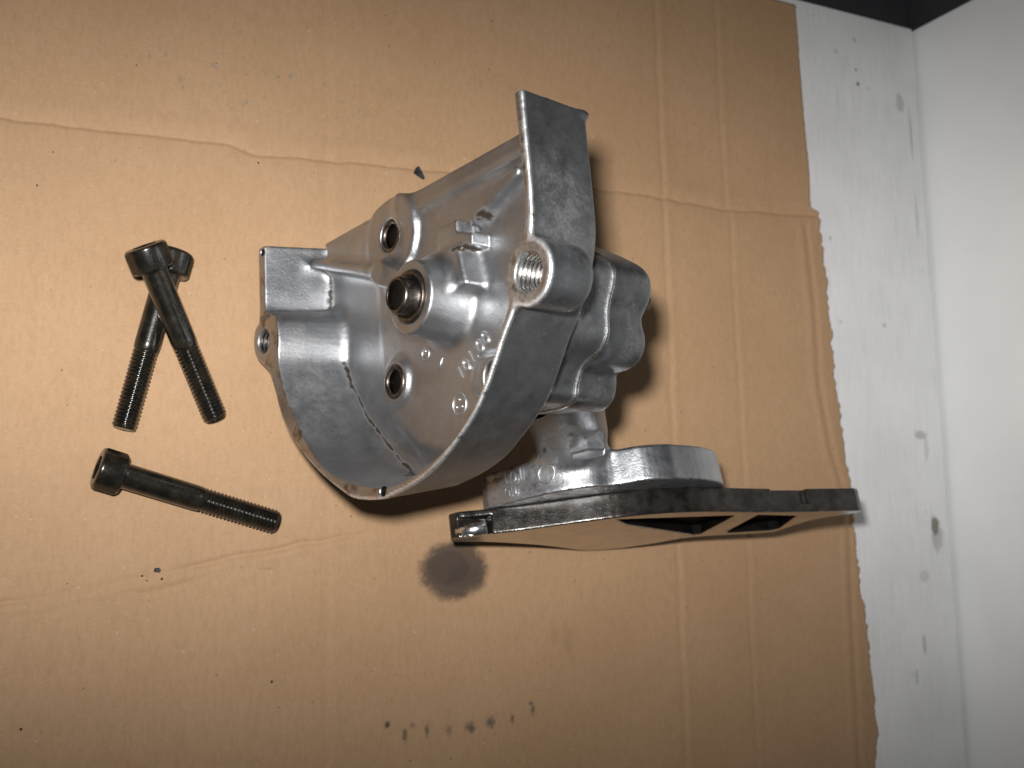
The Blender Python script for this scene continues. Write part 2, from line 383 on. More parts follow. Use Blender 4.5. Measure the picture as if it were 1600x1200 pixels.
g = NT('kraft_cardboard'); geo = g.n('ShaderNodeNewGeometry'); pos = geo.outputs['Position']
big = g.noise(pos, 16, 4, .6); fib = g.noise(scaled(g, pos, (1, .30, 1)), 700, 5, .7); fib2 = g.noise(scaled(g, pos, (.5, 1, 1)), 1500, 4, .7)
c = g.mix(g.ramp(big, .3, .7), (.392, .240, .130), (.424, .264, .148))
c = g.mix(g.math('MULTIPLY', g.ramp(fib, .42, .66), .30), c, (.30, .185, .092))
c = g.mix(g.math('MULTIPLY', g.ramp(fib2, .50, .70), .35), c, (.48, .345, .222))
strp = g.n('ShaderNodeTexWave'); strp.wave_type = 'BANDS'; strp.bands_direction = 'X'; strp.inputs['Scale'].default_value = 41; strp.inputs['Distortion'].default_value = .6; strp.inputs['Detail'].default_value = 2
g.l(pos, strp.inputs['Vector'])
c = g.mix(g.math('MULTIPLY', strp.outputs['Fac'], .05), c, (.30, .20, .115))
fl1 = g.n('ShaderNodeTexVoronoi'); g.l(pos, fl1.inputs['Vector']); fl1.inputs['Scale'].default_value = 210
flk = g.math('MULTIPLY', g.ramp(fl1.outputs['Distance'], .14, .04), g.ramp(g.noise(pos, 300, 2), .56, .62))
c = g.mix(g.math('MULTIPLY', flk, .65), c, (.10, .075, .05))
fl2 = g.n('ShaderNodeTexVoronoi'); g.l(scaled(g, pos, (1, 1, 1)), fl2.inputs['Vector']); fl2.inputs['Scale'].default_value = 330
c = g.mix(g.math('MULTIPLY', g.math('MULTIPLY', g.ramp(fl2.outputs['Distance'], .16, .05), g.ramp(g.noise(pos, 410, 2), .58, .64)), .5), c, (.62, .50, .36))
# bluish print ghosts, oil drop, row of inky marks, brownish smears
for x, y, rx, ry, colr, amt, ns in (
    (168, -11.3, 13.9, 10.9, (.055, .040, .032), .88, 210), (166, -10.3, 8.5, 6.5, (.040, .030, .025), .42, 330), (172, -13, 7, 5, (.040, .030, .025), .35, 400),
    (142.0, -62.5, 1.3, 1.3, (.05, .04, .035), .9, 500), (148.5, -66.5, 1.0, 2.6, (.09, .07, .055), .75, 700), (151.5, -63.6, 1.2, 1.2, (.12, .09, .07), .5, 700),
    (156.8, -65.8, 1.0, 2.4, (.10, .08, .06), .75, 700), (165.2, -66.6, 1.3, 2.2, (.14, .11, .085), .6, 700), (173.5, -66.3, 2.4, 2.2, (.09, .07, .06), .85, 600),
    (181.5, -65.3, 1.9, 2.3, (.10, .085, .07), .85, 600), (190, -64.8, .9, 2.2, (.10, .08, .06), .8, 700), (198.6, -62.4, .9, 2.6, (.11, .085, .06), .75, 700), (197.8, -60.0, .8, .8, (.08, .07, .07), .8, 700),
    (214, -38, 2.2, 7, (.25, .155, .070), .3, 300), (208, -36, 1.5, 4, (.26, .165, .075), .3, 300),
    (100, -8.5, 3, .5, (.24, .16, .09), .5, 500)):
    c = stain_at(g, c, pos, x, y, rx, ry, colr, amt, z=0, ns=ns, soft=.26 if rx > 8 else .75, na=.55 if rx > 8 and ry > 5 else 1.9)
gst = g.n('ShaderNodeTexVoronoi'); g.l(scaled(g, pos, (1, .55, 1)), gst.inputs['Vector']); gst.inputs['Scale'].default_value = 330
ghost = g.math('MULTIPLY', g.ramp(gst.outputs['Distance'], .30, .08), g.ramp(g.noise(scaled(g, pos, (.5, 1.6, 1)), 120, 2), .46, .56))
vm = g.n('ShaderNodeVectorMath', operation='SUBTRACT'); g.l(pos, vm.inputs[0]); vm.inputs[1].default_value = (.088, .157, 0)
v2 = g.n('ShaderNodeVectorMath', operation='MULTIPLY'); g.l(vm.outputs[0], v2.inputs[0]); v2.inputs[1].default_value = (1 / .06, 1 / .016, 0)
ln = g.n('ShaderNodeVectorMath', operation='LENGTH'); g.l(v2.outputs[0], ln.inputs[0])
c = g.mix(g.math('MULTIPLY', g.math('MULTIPLY', ghost, g.ramp(ln.outputs['Value'], 1.1, .5)), .55), c, (.16, .19, .18))
hb = g.math('ADD', fib2, g.math('MULTIPLY', fib, .6))
nb = g.bump(hb, .22, .00025); nb = g.bump(g.noise(pos, 55, 3), .20, .0016, nb)
g.out(Base_Color=c, Roughness=.72, Specular_IOR_Level=.28, Normal=nb); M['kraft'] = g.m
o = link('cardboard_sheet', me, 'kraft'); o.location = Vector(cb) * MM
tag(o, 'creased brown corrugated cardboard sheet with a torn right edge and an oil drop', 'cardboard')

# ------------------------------------------------------------------ the oil pump
A_ = math.radians(11.5)
P0 = np.array((94.58, 67.53, 3.0)); eS = np.array((0, 1., 0)); eT = np.array((math.sin(A_), 0, math.cos(A_))); eW = np.array((math.cos(A_), 0, -math.sin(A_)))
def PW(V):
    V = np.atleast_2d(np.asarray(V, float)); return P0 + V[:, :1] * eS + V[:, 1:2] * eT + V[:, 2:3] * eW
BASE = np.array((165., 55., 0.))
pump = empty('oil_pump', BASE)
tag(pump, 'grey cast aluminium oil pump with open bell housing and flanged inlet standing on cardboard', 'oil pump')

OUTER = [(39.8, 142.4), (32.5, 143.0), (21.4, 144.1), (14.1, 144.7), (8.1, 144.9), (2.9, 144.2), (-3, 142.6), (-9, 140.0), (-14.0, 137.2), (-20.2, 132.9), (-24.6, 130.3), (-27.8, 128.3), (-31.8, 125.6), (-38.0, 120.2), (-44.9, 111.2), (-49.3, 104.1), (-52.9, 95.2), (-55.4, 85.2),
         (-56.6, 77.9), (-55.9, 64.4), (-52.8, 55.5), (-47.5, 44.2), (-41.5, 34.3), (-34.3, 25.0), (-26.6, 18.4), (-19.5, 14.6), (-12.2, 9.8), (-7.2, 1.6), (-2.0, -1.2), (3.3, -0.3), (6.0, 2.8), (16.5, 2.4), (30.4, 1.9), (60, 0.5), (60, 140.5)]
INNER = [(70, 136), (40, 139.2), (25, 141.0), (10, 142.2), (4, 141.4), (-3, 139.6), (-9, 137), (-14, 134.4), (-20, 130.9), (-24, 128.9), (-31, 124.3), (-37.1, 119.2), (-43.9, 110.3), (-49.8, 97.5), (-52.9, 85.2),
         (-53.2, 74.7), (-50.4, 57.5), (-45.5, 45.5), (-38, 36), (-31.0, 29.6), (-24, 24), (-18.0, 20.2), (-12, 17.5), (-8, 16.6), (-1.6, 16.8), (4.5, 15.0), (7.0, 10.5), (8.6, 7.6), (16, 7.0), (29, 6.3), (70, 5)]
GEAR = [(20, 100), (14, 114), (7.9, 125.0), (3.5, 129.0), (-0.7, 128.4), (-6.8, 126.2), (-13.5, 125.9), (-17.8, 123.0), (-21.0, 116.2), (-26.2, 113.1), (-30.0, 111.6), (-32, 104), (-31, 80), (-24, 58), (-8, 47), (8, 48), (20, 62), (23, 82)]
oP = np.concatenate([spline(OUTER[:-2], 4), OUTER[-2:]]); iP = spline(INNER, 4); gP = spline(GEAR, 5, True)
HOLES = [(25.6, 56.0), (-20.0, 56.6), (-25.0, 107.6)]
AX = (-.1, 84.0); TH1 = (-1.6, 6.1); TH2 = (-5.7, 143.0)
SEAM = [(29, 10.6), (9, 11.2), (5, 18), (-9, 20.5), (-17, 24.5), (-29, 34), (-38, 44.5), (-44, 53), (-48.5, 63), (-49, 70)]
WF = 24.6; WP_ = 20.4                        # floor of the bell, raised middle of the floor
def build_housing():
    h = .52; lo = (-59.5, -4, -1.5); hi = (45, 154, 43.5)
    ax, (S, T, W) = grid(lo, hi, h)
    A, B = np.meshgrid(ax[0], ax[1], indexing='ij')
    dO = poly_sdf(oP, A, B)[:, :, None]; dI = poly_sdf(iP, A, B)[:, :, None]; dG = poly_sdf(gP, A, B)[:, :, None]
    def cyl(c, r, w0, w1, k=.6):
        d = np.sqrt((A - c[0]) ** 2 + (B - c[1]) ** 2)[:, :, None] - r
        return smax(d, np.abs(W - (w0 + w1) / 2) - (w1 - w0) / 2, k)
    def slab(poly, w0, w1, k=1.0, r=0.0):
        return smax(poly_sdf(poly, A, B)[:, :, None] - r, np.abs(W - (w0 + w1) / 2) - (w1 - w0) / 2, k)
    def bar(path, r, w0, w1, k=1.0):
        return smax(path_dist(path, A, B)[:, :, None] - r, np.abs(W - (w0 + w1) / 2) - (w1 - w0) / 2, k)
    cut = (S - 30.6 - .0667 * (T - 1.9) - .06 * W) * .99
    oW = dO + .16 * W
    body = smax(oW, W - 25.0, 1.2); body = smax(body, -W, .4)
    body = smin(body, smax(oW + 7, np.abs(W - 25) - 4.5, 1.0), 2.0)
    body = smax(body, cut, .5)
    cav = smax(dI + .15 * W, W - WF, 5.0)                       # fillet between side wall and floor
    F = smax(body, -cav, .6)
    # sloping lower part of the floor: a broad swell that rolls up to the middle boss
    F = smin(F, slab([(16, 41), (0, 42.5), (-18, 44), (-32, 51), (-42.5, 65), (-46.5, 85), (-42, 101), (-30, 114), (-12, 123), (15, 128), (31, 122), (32, 64), (20, 48)], WP_, 29, 5.0), 5.0)
    F = smin(F, cyl(HOLES[0], 12.6, 18.2, 29.5, 1.5), 3.0)
    F = smin(F, smax(bar([(33.0, 64), (35.2, 90), (37.6, 126)], 3.2, 17.8, 29, 2.0), cut, .8), 6.0)
    F = smin(F, smax(slab([(40, 9), (25.5, 17), (13.5, 54), (20, 60), (44, 60)], 18.5, 29, 1.5), cut, .8), 3.5)
    F = smin(F, bar([(25.5, 12), (13.6, 55)], 1.3, 15.5, 25, 1.2), 4.0)
    F = smin(F, bar([(13.6, 55), (4, 74)], 3.5, 15, 25, 1.5), 5.0)
    d = np.sqrt((A - AX[0]) ** 2 + (B - AX[1]) ** 2)[:, :, None]
    F = smin(F, smax(d - 10.6 - .12 * (W - 6), np.abs(W - 17) - 11, .8), 3.5)
    F = smin(F, slab([(2, 78), (12, 80), (12, 97), (2, 100)], 13.0, 25, 2.0, 1.0), 4.0)
    F = smin(F, bar([(20.2, 99.6), (28.8, 118.8)], 1.6, 16.5, 25, 1.2), 2.5)
    F = smin(F, slab([(14.3, 86.5), (20.0, 87), (20.5, 95), (17, 95.5), (15.2, 102.4), (12.4, 102.4), (12.8, 92)], 14.2, 25, .6, .3), 1.2)
    for c in HOLES[1:]: F = smin(F, cyl(c, 6.4, 18.6, 29, .8), 3.5)
    F = smin(F, bar([(-24, 101), (-30, 108)], 5, 18.5, 28, 1.5), 4.0)
    F = smin(F, smax(cyl(TH2, 8.3, -6, 15.0, 3.5), -W, .3), 2.2)
    F = smax(F, -W, .3)
    # gear chamber behind the floor
    F = smin(F, smax(dG + .12, np.abs(W - 34.2) - 7.3, .3), 3.0)
    F = smin(F, (np.sqrt(((S - 39.9) / .8) ** 2 + ((T - 137.8) / 1.3) ** 2 + ((W - 24.3) / 1.5) ** 2) - 1.0) * .8, 1.6)
    # drillings
    for c in HOLES: F = smax(F, -cyl(c, 5.2, -5, 26.8, .2), .4)
    F = smax(F, -cyl(AX, 7.6, -5, 26, .2), .5)
    F = smax(F, -cyl(TH1, 4.1, -5, 18, .2), .6); F = smax(F, -cyl(TH2, 4.9, -5, 10.5, .2), .7)
    F = smax(F, -cyl((-54.3, 78.6), 1.5, -5, 8, .2), .3); F = smax(F, -cyl((28.8, 4.6), 1.25, -5, 6, .2), .3)
    # keep the foot of the bell on the cardboard
    zz = 3.0 + T * math.cos(A_) - W * math.sin(A_)
    F = smax(F, .25 - zz, .4)
    dIc = dI
    def attrs(V, g):
        s, t, w_ = V.T
        o2b = 8.3 - np.hypot(s - TH2[0], t - TH2[1])
        o2 = trilin(np.repeat(dO, 2, 2), np.array((lo[0], lo[1], 0)), h, np.stack([s, t, 0 * s], 1)) + .16 * w_
        o2 = np.where((w_ < 16) & (t > 138) & (s < 6), np.minimum(o2, np.where(o2b > -3, -o2b, 9)), o2)
        outer = np.clip((o2 + 2.2) / .9, 0, 1) * np.clip((w_ - .5) / .5, 0, 1)
        outer = np.maximum(outer, np.clip((w_ - 27) / 1.5, 0, 1))
        rim = np.clip((.75 - w_) / .35, 0, 1) * np.clip((-g[:, 2] - .5) * 4, 0, 1)
        edge = np.clip((o2 + 1.15) / .35, 0, 1) * np.clip((1.25 - w_) / .4, 0, 1) * np.clip((t - 20) / 50, .25, 1)
        r_ = lambda c: np.hypot(s - c[0], t - c[1])
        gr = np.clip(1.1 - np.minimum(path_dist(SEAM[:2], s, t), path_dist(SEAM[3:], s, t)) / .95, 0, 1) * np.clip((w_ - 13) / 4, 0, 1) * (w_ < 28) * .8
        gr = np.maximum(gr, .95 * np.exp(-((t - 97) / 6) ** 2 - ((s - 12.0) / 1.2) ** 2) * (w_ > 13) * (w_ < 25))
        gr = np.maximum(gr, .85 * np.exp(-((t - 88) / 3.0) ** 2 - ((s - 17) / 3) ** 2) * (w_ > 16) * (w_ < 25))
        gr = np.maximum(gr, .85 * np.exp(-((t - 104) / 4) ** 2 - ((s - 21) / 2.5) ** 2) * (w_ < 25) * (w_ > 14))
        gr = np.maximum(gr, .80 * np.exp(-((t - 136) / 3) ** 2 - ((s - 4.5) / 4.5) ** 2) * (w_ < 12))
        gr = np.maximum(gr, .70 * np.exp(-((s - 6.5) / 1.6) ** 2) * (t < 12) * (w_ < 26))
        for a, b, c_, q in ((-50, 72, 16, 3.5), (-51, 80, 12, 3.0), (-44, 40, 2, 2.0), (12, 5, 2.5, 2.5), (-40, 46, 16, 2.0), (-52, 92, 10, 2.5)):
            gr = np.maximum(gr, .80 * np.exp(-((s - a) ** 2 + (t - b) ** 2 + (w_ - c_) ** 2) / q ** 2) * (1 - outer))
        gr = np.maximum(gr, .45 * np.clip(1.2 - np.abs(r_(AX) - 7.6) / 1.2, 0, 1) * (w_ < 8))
        top = np.clip((t - 120) / 8, 0, 1)
        stn = top * outer * np.exp(-((s - 12) / 13) ** 2) * np.clip((w_ - 1.5) / 2, 0, 1) * np.clip(1.25 - np.abs(w_ - 13) / 14, 0, 1)
        stn = np.maximum(stn, .8 * rim * np.exp(-(r_(TH2) / 12) ** 2)); stn = np.maximum(stn, .9 * rim * (t < 25)); stn = np.maximum(stn, .5 * rim)
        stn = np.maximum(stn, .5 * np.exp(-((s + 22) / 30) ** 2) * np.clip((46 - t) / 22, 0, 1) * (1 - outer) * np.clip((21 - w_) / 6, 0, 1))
        stn = np.maximum(stn, .5 * np.exp(-((s + 6) / 9) ** 2 - ((t - 128) / 10) ** 2) * outer)
        return dict(outer=outer, rim=rim, edge=edge, grime=gr, stain=stn)
    return sdf_object('bell_housing', F, lo, h, PW, 'cast', pump, BASE, attrs)
housing = build_housing()
housing['label'] = 'open bell shaped casting with bright rim'

def build_cover():
    h = .5; lo = (-35, 42, 41.0); hi = (27, 135, 60)
    ax, (S, T, W) = grid(lo, hi, h); A, B = np.meshgrid(ax[0], ax[1], indexing='ij')
    dG = poly_sdf(gP, A, B)[:, :, None]
    F = smax(dG + .03 * (W - 42), np.abs(W - 47.6) - 9.1, 2.6)
    F = smax(F, 42.35 - W, .2)
    for c in ((0, 121), (-15, 118), (-25, 106)):
        F = smin(F, smax(np.sqrt((A - c[0]) ** 2 + (B - c[1]) ** 2)[:, :, None] - 6.5, np.abs(W - 51) - 6.6, 2), 3.0)
    def attrs(V, g):
        s, t, w_ = V.T; z_ = 0 * s
        return dict(outer=z_ + 1, rim=z_, edge=z_, grime=.55 * np.clip(1 - np.abs(s + 30) / 2, 0, 1) * (t > 100), stain=.35 * np.clip((w_ - 44) / 6, 0, 1))
    return sdf_object('gear_cover', F, lo, h, PW, 'cast_cover', pump, BASE, attrs)
cover = build_cover()
# thin bright gasket between gear chamber and cover
offs = []
n_ = len(gP)
for i in range(n_):
    t_ = gP[(i + 1) % n_] - gP[i - 1]; t_ /= np.linalg.norm(t_); offs.append(gP[i] + np.array((-t_[1], t_[0])) * -.35)
c0 = gP.mean(0); offs = np.array(offs)
if np.linalg.norm(offs - c0, axis=1).mean() < np.linalg.norm(gP - c0, axis=1).mean(): offs = gP * 2 - offs
v, f = solid_of_outline([offs], .9, .25)
v = np.stack([v[:, 0], v[:, 1], v[:, 2] + 41.95], 1)
link('gasket', pydata('gasket', PW(v), f, BASE), 'gasket', pump, smooth=False)['label'] = 'bright wavy metal gasket line'
# stud at the end of the cover
v, f = lathe([(.01, 0), (2.6, 0), (3.0, .5), (3.0, 3.5), (2.4, 4.2), (.01, 4.2)], 24)
link('stud', pydata('stud', PW(np.stack([v[:, 0] - 3.0, v[:, 1] + 123.5, v[:, 2] + 55.2], 1)), f, BASE), 'sleeve', pump)

# sleeves in the three through holes, bushing, thread inserts
def ring_part(name, c, profile, w0, mat, parent=pump, seg=44):
    v, f = lathe(profile, seg, True)
    return link(name, pydata(name, PW(np.stack([v[:, 0] + c[0], v[:, 1] + c[1], v[:, 2] + w0], 1)), f, BASE), mat, parent)
for c, w0 in zip(HOLES, (17.7, 18.1, 18.1)):
    s_ = ring_part('sleeve', c, [(3.75, .5), (4.3, 0), (4.9, .1), (5.3, .6), (5.3, 8.0), (3.75, 8.0)], w0, 'sleeve')
    v, f = lathe([(.01, 1.5), (3.74, 1.5), (3.74, .95), (.01, 1.3)], 24)  # added black disc near the mouth, painting the darkness of a deep hole
    link('bore_shade_disc', pydata('bore_shade_disc', PW(np.stack([v[:, 0] + c[0], v[:, 1] + c[1], v[:, 2] + w0], 1)), f, BASE), 'hole', s_)
bush = ring_part('shaft_bushing', AX, [(3.9, .9), (4.3, .15), (4.7, 0), (5.15, .4), (5.3, 1.0), (5.45, 4.4), (6.3, 5.2), (6.4, 12), (3.9, 12)], 1.2, 'bushing')
# slotted rear collar of the bushing
ring_part('collar', AX, [(6.2, 0), (7.4, 0), (7.55, .4), (7.55, 4), (6.2, 4)], 5.3, 'sleeve', bush)
v, f = lathe([(.01, 3.2), (3.89, 3.2), (3.89, 1.3), (.01, 2.0)], 24)  # added black plug: shade of the shaft bore put into its colour
link('bore_shade_disc', pydata('bore_shade_disc', PW(np.stack([v[:, 0] + AX[0], v[:, 1] + AX[1], v[:, 2]], 1)), f, BASE), 'hole', bush)
for c, r, dep, mat in ((TH2, 4.8, 8.6, 'thread'), (TH1, 4.05, 14, 'sleeve')):
    pt = []
    for i in range(int(dep / 1.35 * 28)):
        a = 2 * math.pi * i / 28; pt.append((c[0] + r * math.cos(a), c[1] + r * math.sin(a), .7 + 1.35 * i / 28))
    v, f = tube(pt, .42, 6)
    ins = link('thread_insert', pydata('thread_insert', PW(v), f, BASE), mat, pump)
    v, f = lathe([(.01, dep + 1), (r, dep + 1), (r, dep + .6), (.01, dep + .6)], 24)  # added black cap painting the dark bottom of the threaded hole
    link('bore_shade_disc', pydata('bore_shade_disc', PW(np.stack([v[:, 0] + c[0], v[:, 1] + c[1], v[:, 2]], 1)), f, BASE), 'hole', ins)

for c, r in (((-54.3, 78.6), 1.45), ((28.8, 4.6), 1.2)):
    v, f = lathe([(.01, .5), (r, .5), (r, .9), (.01, .9)], 20)  # added black disc just below the rim, so the small hole looks unlit
    link('pin_hole_shade_disc', pydata('pin_hole_shade_disc', PW(np.stack([v[:, 0] + c[0], v[:, 1] + c[1], v[:, 2]], 1)), f, BASE), 'hole', pump)
# raised casting figures and date rings on the bell floor
def place(v, origin, ux, uy, uz): return np.asarray(origin) + v[:, :1] * ux + v[:, 1:2] * uy + v[:, 2:3] * uz
dirv = np.array((10.0, 13.8)); dirv /= np.linalg.norm(dirv)             # (s, t) reading direction
upv = np.array((dirv[1], -dirv[0]))
ux = dirv[0] * eS + dirv[1] * eT; uy = upv[0] * eS + upv[1] * eT; uz = -eW
v, f = text_arrays('101.00', 6.2, .6)
k_ = 16.0 / (v[:, 0].max() - v[:, 0].min()); v[:, 0] *= k_
link('raised_number', pydata('raised_number', place(v, PW((-17.2, 94.2, WP_ - .12))[0], ux, uy, uz), f, BASE), 'letter', pump, smooth=False)['label'] = 'raised figures 101.00'
def date_ring(c, r, wz, parent=pump, dots=5):
    p = [(c[0] + r * math.cos(a), c[1] + r * math.sin(a), wz) for a in np.linspace(0, 2 * math.pi, 40, endpoint=False)]
    v, f = tube(p, .28, 6, True); o = link('date_ring', pydata('date_ring', PW(v), f, BASE), 'letter', parent)
    for i in range(dots):
        a = 2.1 * i; q = (c[0] + .45 * r * math.cos(a), c[1] + .5 * r * math.sin(a), wz)
        v, f = lathe([(.01, -.35), (.3, -.3), (.42, 0), (.42, .4)], 10)
        link('dot', pydata('dot', PW(v + np.array(q)), f, BASE), 'letter', o)
date_ring((-30.1, 87.4), 3.1, WP_ - .1); date_ring((-13.3, 70.9), 1.8, WP_ - .1, dots=1)
for a, b in (((-15.6, 79.4), (-19.2, 77.4)), ((-12.5, 78.3), (-12.9, 78.4))):
    v, f = tube([(a[0], a[1], WP_ - .05), (b[0], b[1], WP_ - .05)], .3, 6)
    link('raised_stroke', pydata('raised_stroke', PW(v), f, BASE), 'letter', pump)

# ---- inlet flange: body, neck, oily plate with ports
B_ = math.radians(12)
PB = np.array((223.11, -6.11, .5)); fX = np.array((1., 0, 0)); fQ = np.array((0, math.sin(B_), math.cos(B_))); fN = np.array((0, math.cos(B_), -math.sin(B_)))
def FW(V):
    V = np.atleast_2d(np.asarray(V, float)); return PB + V[:, :1] * fX + V[:, 1:2] * fQ + V[:, 2:3] * fN
PLATE = [(-68.5, 27.5), (-66.5, 31.5), (-60, 34), (-50, 38.5), (-40, 44.5), (-30, 51), (-20, 56.8), (-8, 61.3), (8, 63.6), (28, 62.2), (40, 61.6), (52, 61.4), (64, 61.7), (80, 62.4), (83, 61), (82.5, 58),
         (72, 50), (69, 40), (68.5, 30), (64, 26.5), (34, 22), (24, 13), (14, 5.5), (5, 2.2), (-4, 2.4), (-16, 8.6), (-30, 15), (-50, 21.5), (-62, 23), (-67, 24.5)]
PORT1 = [(-20, 53.5), (26, 57.0), (28, 55.5), (34, 27.5), (31, 26), (-10, 45)]
PORT2 = [(37.0, 57.4), (57, 55.0), (66, 34.5), (64, 31), (46, 28.2), (43.5, 30)]
plP = np.concatenate([spline(PLATE[:14], 4), spline(PLATE[14:] + PLATE[:1], 4)[:-1]])
def build_plate():
    h = .42; lo = (-72, -1, -1.2); hi = (87, 68, 10.2)
    ax, (Xq, Q, Nn) = grid(lo, hi, h); A, B = np.meshgrid(ax[0], ax[1], indexing='ij')
    F = smax(poly_sdf(plP, A, B)[:, :, None], np.abs(Nn - 4.3) - 4.3, .5)
    ports = np.minimum(poly_sdf(PORT1, A, B), poly_sdf(PORT2, A, B))[:, :, None]
    F = smax(F, -ports + 0 * Nn, .3)
    for x0, hw, q0, n0, hn in ((49.5, 7.8, 64.0, 7.2, 3.6), (-62, 5.0, 35.5, 3.4, 2.6)):      # shallow recess near the right end, seat of the dowel at the left
        F = smax(F, -(np.maximum(np.maximum(np.abs(Xq - x0) - hw, np.abs(Q - q0) - 4.4), np.abs(Nn - n0) - hn) - .4), .4)
    return sdf_object('flange_plate', F, lo, h, FW, 'plate', pump, BASE, None, True)
pl = build_plate(); pl['label'] = 'dark oily flange plate standing on edge'
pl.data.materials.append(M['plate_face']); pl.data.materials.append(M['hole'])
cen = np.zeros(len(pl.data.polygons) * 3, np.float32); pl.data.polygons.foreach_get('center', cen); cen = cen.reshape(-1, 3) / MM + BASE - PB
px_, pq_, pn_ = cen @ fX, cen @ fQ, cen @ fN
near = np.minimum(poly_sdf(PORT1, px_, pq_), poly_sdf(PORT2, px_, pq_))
mi = np.where((near < .9) & (pn_ > .35), 2, np.where(pn_ < .3, 1, 0)).astype(np.int32)  # port walls get the same black, shade painted as colour
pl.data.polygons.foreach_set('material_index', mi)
# added sheet closing the ports; its black paints oil and the shade inside
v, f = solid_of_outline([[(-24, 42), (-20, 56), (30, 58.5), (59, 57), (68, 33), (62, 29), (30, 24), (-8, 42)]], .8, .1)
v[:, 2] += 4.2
link('port_shade_sheet', pydata('port_shade_sheet', FW(v), f, BASE, True), 'hole', pl, smooth=False)
# dowel in the notch at the left end of the plate
v, f = tube([(-66.5, 28.2, 2.2), (-58.5, 34.8, 2.4)], 2.4, 12)
link('dowel', pydata('dowel', FW(v), f, BASE, True), 'gasket', pl)

BODY = [(-57, 31), (-52, 44), (-45, 54), (-39.4, 59.5), (-33, 63), (-25.7, 65), (-18.5, 71), (-10, 73.6), (-4, 73.2), (6, 71.6), (15, 67.5), (21.5, 60), (22.5, 48), (8, 30), (-10, 18), (-30, 17), (-48, 22)]
bP = spline(BODY, 4, True)
def build_inlet():
    h = .6; lo = (-62, 10, 7.5); hi = (28, 100, 62)
    ax, (Xq, Q, Nn) = grid(lo, hi, h); A, B = np.meshgrid(ax[0], ax[1], indexing='ij')
    dB = poly_sdf(bP, A, B)[:, :, None]
    F = smax(dB + .05 * (Nn - 9), np.abs(Nn - 14.6) - 6.2, 1.1)
    def w2f(p): d = np.asarray(p, float) - PB; return np.array((d @ fX, d @ fQ, d @ fN))
    def cone(a, b, ra, rb):
        a, b = w2f(a), w2f(b); e = b - a; L = e @ e
        t = np.clip(((Xq - a[0]) * e[0] + (Q - a[1]) * e[1] + (Nn - a[2]) * e[2]) / L, 0, 1)
        return np.sqrt((Xq - a[0] - t * e[0]) ** 2 + (Q - a[1] - t * e[1]) ** 2 + (Nn - a[2] - t * e[2]) ** 2) - (ra + (rb - ra) * t)
    F = smin(F, cone((162, 51, 84), (187.5, 33.5, 51), 14.0, 12.5), 4.5)
    F = smax(F, 8.7 - Nn, .2)
    def attrs(V, g):
        x_, q, n = V.T; z_ = 0 * x_
        gr = .62 * np.clip(1.1 - np.abs(n - 20.8) / 1.1, 0, 1) * (x_ > -50) * (x_ < 2) + .5 * np.clip(1 - (n - 8.7) / 1.2, 0, 1)
        gr = np.maximum(gr, .40 * np.clip((-42 - x_) / 8, 0, 1) * (n < 22))
        return dict(outer=np.clip((n - 21.5) / 1.5, 0, 1), rim=z_, edge=z_, grime=gr, stain=.55 * np.clip((-30 - x_) / 12, 0, 1) * (n < 22) + .2 * np.clip((n - 22) / 2, 0, 1))
    return sdf_object('inlet_flange', F, lo, h, FW, 'cast_flange', pump, BASE, attrs, True)
inlet = build_inlet()
# hex nut where the neck meets the flange
v, f = lathe([(.01, 0), (5.6, 0), (6.4, .7), (6.4, 6.2), (5.6, 6.9), (.01, 6.9)], 6)
link('hex_nut', pydata('hex_nut', FW(np.stack([v[:, 0] - 38.0, v[:, 1] + 70.5, v[:, 2] + 17.0], 1)), f, BASE, True), 'letter', inlet, smooth=False)
# raised figures on the flange's sloping shoulder
tang = np.array((10.5, 17.0)); tang /= np.linalg.norm(tang)
tx = tang[0] * fX + tang[1] * fQ; nrm = -tang[1] * fX + tang[0] * fQ
for body, cx, cq, n, sz in (('101', -51.6, 44.9, 16.8, 5.6), ('00', -52.4, 43.6, 12.2, 4.6)):
    v, f = text_arrays(body, sz, .7)
    link('raised_number', pydata('raised_number', place(v, FW((cx, cq, n))[0] + nrm * .55, tx, fN, nrm), f, BASE), 'letter', inlet, smooth=False)
p = [FW((-44.6, 54.6, 15.2))[0] + nrm * .25 + 3.0 * (math.cos(a) * tx + math.sin(a) * fN) for a in np.linspace(0, 2 * math.pi, 36, endpoint=False)]
v, f = tube(p, .3, 6, True); link('date_ring', pydata('date_ring', v, f, BASE), 'letter', inlet)

